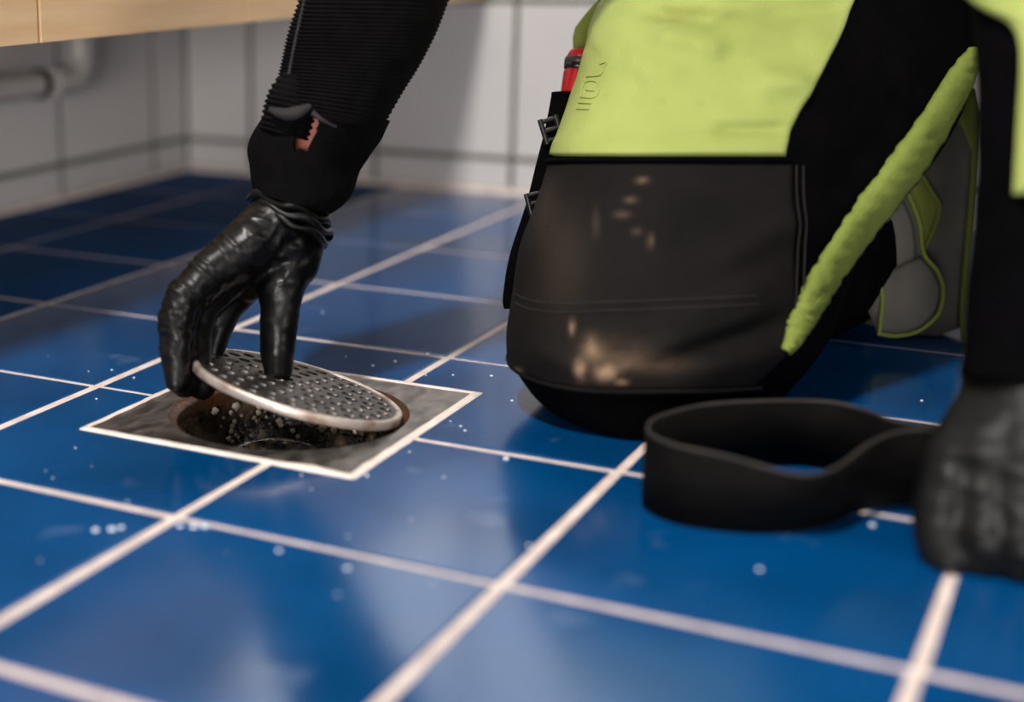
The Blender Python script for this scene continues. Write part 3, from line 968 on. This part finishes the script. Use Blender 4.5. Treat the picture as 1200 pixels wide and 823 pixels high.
sleeve('sleeve', UPR, .050, M['knit'], NRG, 72, rib)
sm_ = []
UT = [(-(b1[1] + b2[1]) / 2, b1[0], b2[0], d_) for b1, b2, d_ in UPR]
for p in cr([(334, 122, 0), (338, 92, 0), (345, 55, 0), (355, 10, 0), (366, -40, 0)], 8):
    Lx, Rx, dd = interp(UT, -p.y); a_ = math.acos(max(-1, min(1, (p.x - (Lx + Rx) / 2) / ((Rx - Lx) / 2))))
    sm_.append(at(p.x, p.y, dd - .0525 * math.sin(a_)))
MB().tube(sm_, .0013, 8).build('seam', M['knit_light'], person)
# folded-over bulge of knit at the wrist side
sleeve('sleeve_fold', [((306, 150), (362, 165), 1.075), ((309, 128), (370, 140), 1.072), ((316, 106), (372, 118), 1.074), ((330, 84), (372, 92), 1.079)], .022, M['knit'], 20, 40, lambda p, i, t, a: .0010 * math.sin(i * 2 * math.pi / 5.5) + .001 * nz(p, 40))
CUF = [((299, 226), (386, 251), 1.098), ((295, 214), (402, 238), 1.098), ((291, 196), (416, 216), 1.097), ((290, 178), (424, 200), 1.096), ((296, 158), (433, 184), 1.095), ((306, 140), (442, 166), 1.094), ((316, 124), (456, 142), 1.093)]
cuf = sleeve('sleeve_cuff', CUF, .047, M['cuff'], 34, 200, lambda p, i, t, a: .0034 * nz(p, 30) + .0012 * nz(p, 70) + .0012 * math.sin(t * 9 + 2 * nz(p, 15)),
             hole=lambda t, a: ((t - .77 - .25 * (a - math.radians(101))) / .17) ** 2 + ((a - math.radians(101)) / .19) ** 2 < 1 + .8 * noise.noise(Vector((t * 9, a * 8, 1))))
fl = MB()
fl.tube(cr([at(316, 128, 1.050), at(334, 134, 1.044), at(350, 131, 1.042), at(364, 124, 1.043)], 6), [.0016 + .0030 * math.sin(math.pi * i / 18) for i in range(19)], 8)
fl.tube(cr([at(366, 132, 1.043), at(378, 141, 1.043), at(394, 149, 1.046)], 6), [.0022 - .00012 * i for i in range(13)], 8)
fl.build('torn_fold', M['knit_light'], person)

LSL = [((1126, 440), (1300, 452), .845), ((1132, 380), (1315, 388), .848), ((1137, 300), (1330, 300), .85), ((1144, 180), (1345, 180), .853), ((1141, 80), (1360, 80), .856), ((1138, 10), (1375, 10), .858), ((1136, -60), (1392, -60), .86), ((1150, -150), (1420, -130), .868), ((1200, -330), (1480, -310), .89), ((1280, -520), (1540, -480), .915)]
sleeve('sleeve', LSL, .048, M['black_cloth'], 14, 64, lambda p, i, t, a: .0030 * nz(p, 22) + .0012 * nz(p, 45))
# lime panel on the left sleeve
Rg = sleeve_pts(LSL, None, .048, 14, 64); v = []; f = []
LBT = [(-520, 1130), (-60, 1128), (0, 1139), (14, 1156), (24, 1178), (40, 1191), (70, 1196), (130, 1193), (228, 1187)]
def sl_row(y):
    t = [(i, abs((CY - (c - CAM).dot(UP) / (c - CAM).dot(FW) * F) - y)) for i, (c, ax) in enumerate(Rg)]
    return Rg[min(t, key=lambda q: q[1])[0]]
yrows = [228 - i * 5 for i in range(110)]
NJ = 24
for i, y in enumerate(yrows):
    lx = interp(LBT, y)[0]
    Lp, Rp, dd = None, None, None
    tab = [(-b1[1], b1[0], b2[0], d_) for b1, b2, d_ in LSL]
    Lx, Rx, dd = interp(tab, -y)
    mid, half = (Lx + Rx) / 2, (Rx - Lx) / 2
    a0 = math.acos(max(-1, min(1, (max(lx, Lx) - mid) / half))); a1 = -.6
    for j in range(NJ + 1):
        a = a0 + (a1 - a0) * j / NJ
        e = i == 0 or j in (0, NJ)
        ex = .0045 if not e else .0005
        p = at(mid + half * math.cos(a), y, dd - .048 * math.sin(a)) + (RT * math.cos(a) - FW * math.sin(a)) * ex
        p += (RT * math.cos(a) - FW * math.sin(a)) * (.0028 * nz(p, 22))
        if lx < Lx: p += -RT * (Lx - lx) * dd / F * max(0, (j / NJ < .12))
        v.append(p)
for i in range(len(yrows) - 1):
    for j in range(NJ):
        k = i * (NJ + 1) + j; f.append((k, k + 1, k + NJ + 2, k + NJ + 1))
o = pyd('sleeve_panel', v, f, M['lime'], person); o['label'] = 'lime panel on the sleeve at the right edge'
bm_ = bmesh.new(); bm_.from_mesh(o.data); bmesh.ops.recalc_face_normals(bm_, faces=bm_.faces); bm_.to_mesh(o.data); bm_.free()

# ---- body: one continuous figure (mostly under the clothes)
RS, RE, RW = at(770, -590, 1.05), at(515, -165, 1.068), at(345, 235, 1.098)
LS, LE, LW = at(1420, -620, .93), at(1300, -110, .862), at(1213, 440, .846)
CH = (RS + LS) / 2 + FW * .02
RK = at(770, 430, 1.09)
NK = CH + UP * .10 - FW * .06; HD = NK + UP * .10 - FW * .07
cen = lambda a, b_, t: a + (b_ - a) * t
chains = [
    [(PV, .10), (cen(PV, CH, .5), .105), (CH, .115)], [(RH, .075), (PV, .09), (LH, .075)],
    [(RS, .058), (CH + UP * .02, .09), (LS, .058)],
    [(CH, .10), (NK, .055), (HD, .06)],
    [(RS, .050), (cen(RS, RE, .5), .044), (RE, .038), (cen(RE, RW, .35), .039), (RW, .026)],
    [(LS, .050), (cen(LS, LE, .5), .044), (LE, .038), (cen(LE, LW, .35), .038), (LW, .027)],
    [(RH, .08), (cen(RH, RK, .5), .072), (RK, .055)], [(RK, .05), (shin[1], .052), (shin[2], .052), (shin[3], .045), (shin[-1], .034)],
    [(LH, .08), (cen(LH, LK, .5), .07), (LK, .055)], [(LK, .05), (cen(LK, LA, .4), .05), (LA, .034)],
    [(HD + UP * .045, .078), (HD + UP * .03 - FW * .03, .074), (HD - UP * .035 - FW * .05, .045)], [(HD - FW * .105 + UP * .0, .012), (HD - FW * .118 - UP * .015, .013)],
    [(HD + RT * .078, .016), (HD + RT * .08 + UP * .02, .018)], [(HD - RT * .078, .016), (HD - RT * .08 + UP * .02, .018)]]
# wrist of the bare forearm reaching into the gloves
chains.append([(RW, .026), (at(333, 270, 1.092), .026)])
chains.append([(LW, .027), (at(1213, 480, .84), .028)])
blob('body', chains, .008, M['skin'], person, 5)
blob('hair', [[(HD + UP * .065 + FW * .012, .085), (HD + UP * .03 + FW * .04, .07)]], .008, M['hair'], person, 4)
# jacket over the torso and upper arms
blob('jacket', [[(PV + UP * .03, .12), (cen(PV, CH, .5), .135), (CH, .145)], [(RS, .078), (CH + UP * .015, .12), (LS, .078)], [(CH, .12), (NK - UP * .03, .075)],
                [(RS, .07), (cen(RS, RE, .55), .058)], [(LS, .07), (cen(LS, LE, .55), .058)]], .010, M['black_cloth'], person, 5, lambda p: .006 * nz(p, 10))

# ---- gloves
def glove_disp(folds, base=.0004):
    def fn(p):
        s = base * nz(p, 45) + .0003 * nz(p, 110)
        for (c, ax, per, rad, amp) in folds:
            d = p - c; q = d.length
            if q < rad * 2:
                k_ = d.dot(ax); e_ = (d - ax * k_) * .30 + ax * k_
                rg = 1 - 2.2 * abs(noise.noise(e_ / (per * .95) + c * 37))
                s += amp * math.exp(-(q / rad) ** 2) * (max(rg, 0) ** 2 - .30)
        return s
    return fn


A = at
hand = [
    # wrist and gauntlet
    [(A(347, 232, 1.098), .0270), (A(338, 262, 1.094), .0255), (A(328, 285, 1.090), .0260)],
    # palm, a fan of metacarpals
    [(A(345, 262, 1.105), .022), (A(318, 300, 1.106), .022), (A(292, 326, 1.110), .0165)],
    [(A(335, 262, 1.094), .023), (A(300, 298, 1.091), .022), (A(270, 320, 1.092), .0170)],
    [(A(325, 262, 1.084), .023), (A(288, 292, 1.078), .021), (A(254, 314, 1.074), .0165)],
    [(A(322, 262, 1.078), .021), (A(288, 288, 1.068), .0185), (A(250, 314, 1.060), .0155)],
    # thumb muscle
    [(A(350, 268, 1.098), .021), (A(344, 308, 1.090), .0185), (A(320, 315, 1.095), .018)],
    [(A(347, 265, 1.10), .0205), (A(340, 302, 1.09), .020), (A(328, 340, 1.085), .0165)],
    [(A(322, 312, 1.090), .0150), (A(292, 334, 1.100), .0125)],
    # thumb, pressing on the cover
    [(A(336, 305, 1.088), .0190), (A(330, 345, 1.085), .0150), (A(327, 380, 1.084), .0138), (A(325, 412, 1.084), .0128), (A(326, 434, 1.085), .0106)],
    # index, behind
    [(A(292, 326, 1.110), .0158), (A(264, 358, 1.112), .0134), (A(253, 385, 1.112), .0122), (A(246, 414, 1.106), .0100)],
    # middle
    [(A(270, 320, 1.092), .0168), (A(236, 354, 1.090), .0145), (A(228, 380, 1.088), .0136), (A(229, 420, 1.076), .0114), (A(237, 453, 1.066), .0098)],
    # ring
    [(A(254, 314, 1.074), .0162), (A(217, 350, 1.070), .0142), (A(208, 378, 1.068), .0132), (A(211, 418, 1.062), .0112), (A(217, 451, 1.057), .0094)],
    # little finger
    [(A(250, 314, 1.060), .0148), (A(213, 350, 1.052), .0130), (A(205, 380, 1.050), .0122), (A(205, 415, 1.046), .0104), (A(207, 446, 1.044), .0086)],
]
fx = lambda px, py, d_, dx, dy, per, rad, amp: (A(px, py, d_), (RT * dx - UP * dy).normalized(), per, rad, amp)
folds = [fx(335, 258, 1.07, -.3, 1, .0085, .026, .0020), fx(225, 335, 1.055, -.7, .75, .0095, .030, .0020), fx(198, 385, 1.045, -.15, 1, .0085, .024, .0018),
         fx(207, 425, 1.05, .1, 1, .009, .02, .0011), fx(262, 300, 1.065, -.8, .55, .012, .028, .0015), fx(335, 300, 1.07, .2, 1, .011, .026, .0018),
         fx(326, 350, 1.07, .1, 1, .010, .022, .0016), fx(312, 280, 1.065, .8, .5, .010, .024, .0018)]
gl = blob('glove', hand, .0017, M['glove'], person, 7, glove_disp(folds)); gl['label'] = 'shiny black glove lifting the drain cover'
# rolled glove cuff, a few wrinkled turns
for k, (l, r, d_, rad) in enumerate((((296, 232), (380, 262), 1.098, .0034), ((297, 241), (383, 274), 1.097, .0030), ((304, 251), (380, 285), 1.096, .0024))):
    c = (at(*l, d_) + at(*r, d_)) / 2; ax = (at(*r, d_) - at(*l, d_)) / 2 * 1.05
    pts = [c + ax * math.cos(2 * math.pi * i / 40) - FW * .041 * math.sin(2 * math.pi * i / 40) + UP * .0018 * math.sin(i * .9 + k) for i in range(41)]
    MB().tube(pts, [rad * (1 + .25 * math.sin(i * .8 + k * 2)) for i in range(41)], 10, cap=False).build('glove_cuff', M['glove'], gl)

lh = [
    [(A(1213, 432, .846), .0370), (A(1212, 470, .840), .0375), (A(1205, 500, .832), .036)],
    [(A(1190, 480, .838), .030), (A(1168, 540, .822), .0265), (A(1160, 585, .815), .0205)],
    [(A(1212, 485, .832), .030), (A(1206, 540, .812), .0260), (A(1204, 590, .802), .0200)],
    [(A(1232, 485, .832), .030), (A(1245, 540, .812), .0250), (A(1250, 590, .804), .0195)],
    [(A(1245, 485, .836), .028), (A(1275, 545, .820), .0220), (A(1290, 595, .812), .0175)],
    # thumb on the left side
    [(A(1165, 500, .836), .0250), (A(1128, 545, .828), .0210), (A(1107, 590, .822), .0165), (A(1103, 630, .815), .0140), (A(1112, 655, .810), .0115)],
    # fingers bent under, knuckles on the floor
    [(A(1160, 585, .815), .0190), (A(1152, 632, .803), .0150), (A(1150, 655, .806), .0135), (A(1165, 660, .835), .0115)],
    [(A(1204, 590, .802), .0185), (A(1200, 640, .792), .0150), (A(1200, 664, .796), .0135), (A(1208, 662, .83), .0115)],
    [(A(1250, 590, .804), .0180), (A(1250, 640, .794), .0145), (A(1250, 662, .798), .0130), (A(1252, 660, .83), .0110)],
    [(A(1290, 595, .812), .0160), (A(1292, 640, .804), .0125), (A(1292, 660, .808), .0115), (A(1288, 655, .835), .010)],
]
lf = [fx(1150, 505, .80, -.25, 1, .020, .035, .0018), fx(1165, 540, .79, -.45, 1, .024, .040, .0020), fx(1095, 600, .80, .9, .3, .014, .022, .0010), fx(1150, 600, .79, .8, .4, .020, .030, .0008), fx(1190, 470, .80, 0, 1, .018, .03, .0018), fx(1180, 640, .785, 1, .1, .02, .03, .001)]
g2 = blob('glove', lh, .0024, M['glove_worn'], person, 6, glove_disp(lf, .0007), .0016); g2['label'] = 'worn dark glove resting on the floor at the right edge'

# ================================================================== BLACK STRAP LOOP
front = [onz(x, y) for x, y in [(1230, 592), (1150, 598), (1095, 602), (1045, 600), (1000, 606), (950, 622), (890, 627), (830, 622), (785, 613)]]
left = [onz(757, 598), onz(755, 585), onz(768, 574)]
back = [onz(810, 560), onz(862, 551), (onz(915, 546)), onz(960, 549), onz(1000, 562), onz(1040, 580), onz(1090, 587), onz(1150, 585), onz(1230, 580)]
path = cr(front + left + back, 10)
lean = []
N_ = len(path); wS = .0455; th = .0016
vs = []; fs = []; es = MB(); top = []
for i, p in enumerate(path):
    t = (path[min(i + 1, N_ - 1)] - path[max(i - 1, 0)]); t.z = 0; t.normalize(); nr = Vector((-t.y, t.x, 0))
    pxs = CX + F * (p - CAM).dot(RT) / (p - CAM).dot(FW)
    isf = i < len(front) * 10 - 5
    ln = .50 * math.exp(-((pxs - 930) / 75) ** 2) if isf else .22 * math.exp(-((pxs - 930) / 90) ** 2)
    tocam = Vector((-FW.x, -FW.y, 0)).normalized()
    up = (Vector((0, 0, 1)) + tocam * ln).normalized()
    k = i / N_
    hgt = wS
    lift = .0012 + .004 * max(0, 1 - abs(k - .12) / .10)
    b0 = p + Vector((0, 0, lift)); t0 = b0 + up * hgt
    mdl = (b0 + t0) / 2
    vs += [b0 - nr * th * .6, mdl - nr * th, t0 - nr * th * .6, t0 + nr * th * .6, mdl + nr * th, b0 + nr * th * .6]
    top.append(t0)
for i in range(N_ - 1):
    for j in range(6):
        fs.append((i * 6 + j, i * 6 + (j + 1) % 6, (i + 1) * 6 + (j + 1) % 6, (i + 1) * 6 + j))
fs += [tuple(range(6))[::-1], tuple((N_ - 1) * 6 + j for j in range(6))]
se = empty('strap', path[N_ // 2], 'black webbing strap looped on edge on the floor between knee and glove', 'strap')
so = pyd('webbing', vs, fs, M['webbing'], se)
bm_ = bmesh.new(); bm_.from_mesh(so.data); bmesh.ops.recalc_face_normals(bm_, faces=bm_.faces); bm_.to_mesh(so.data); bm_.free()
MB().tube(top, .0012, 6).build('edge_highlight', M['webbing_highlight'], se)  # paler tube painting a highlight along the strap's top edge
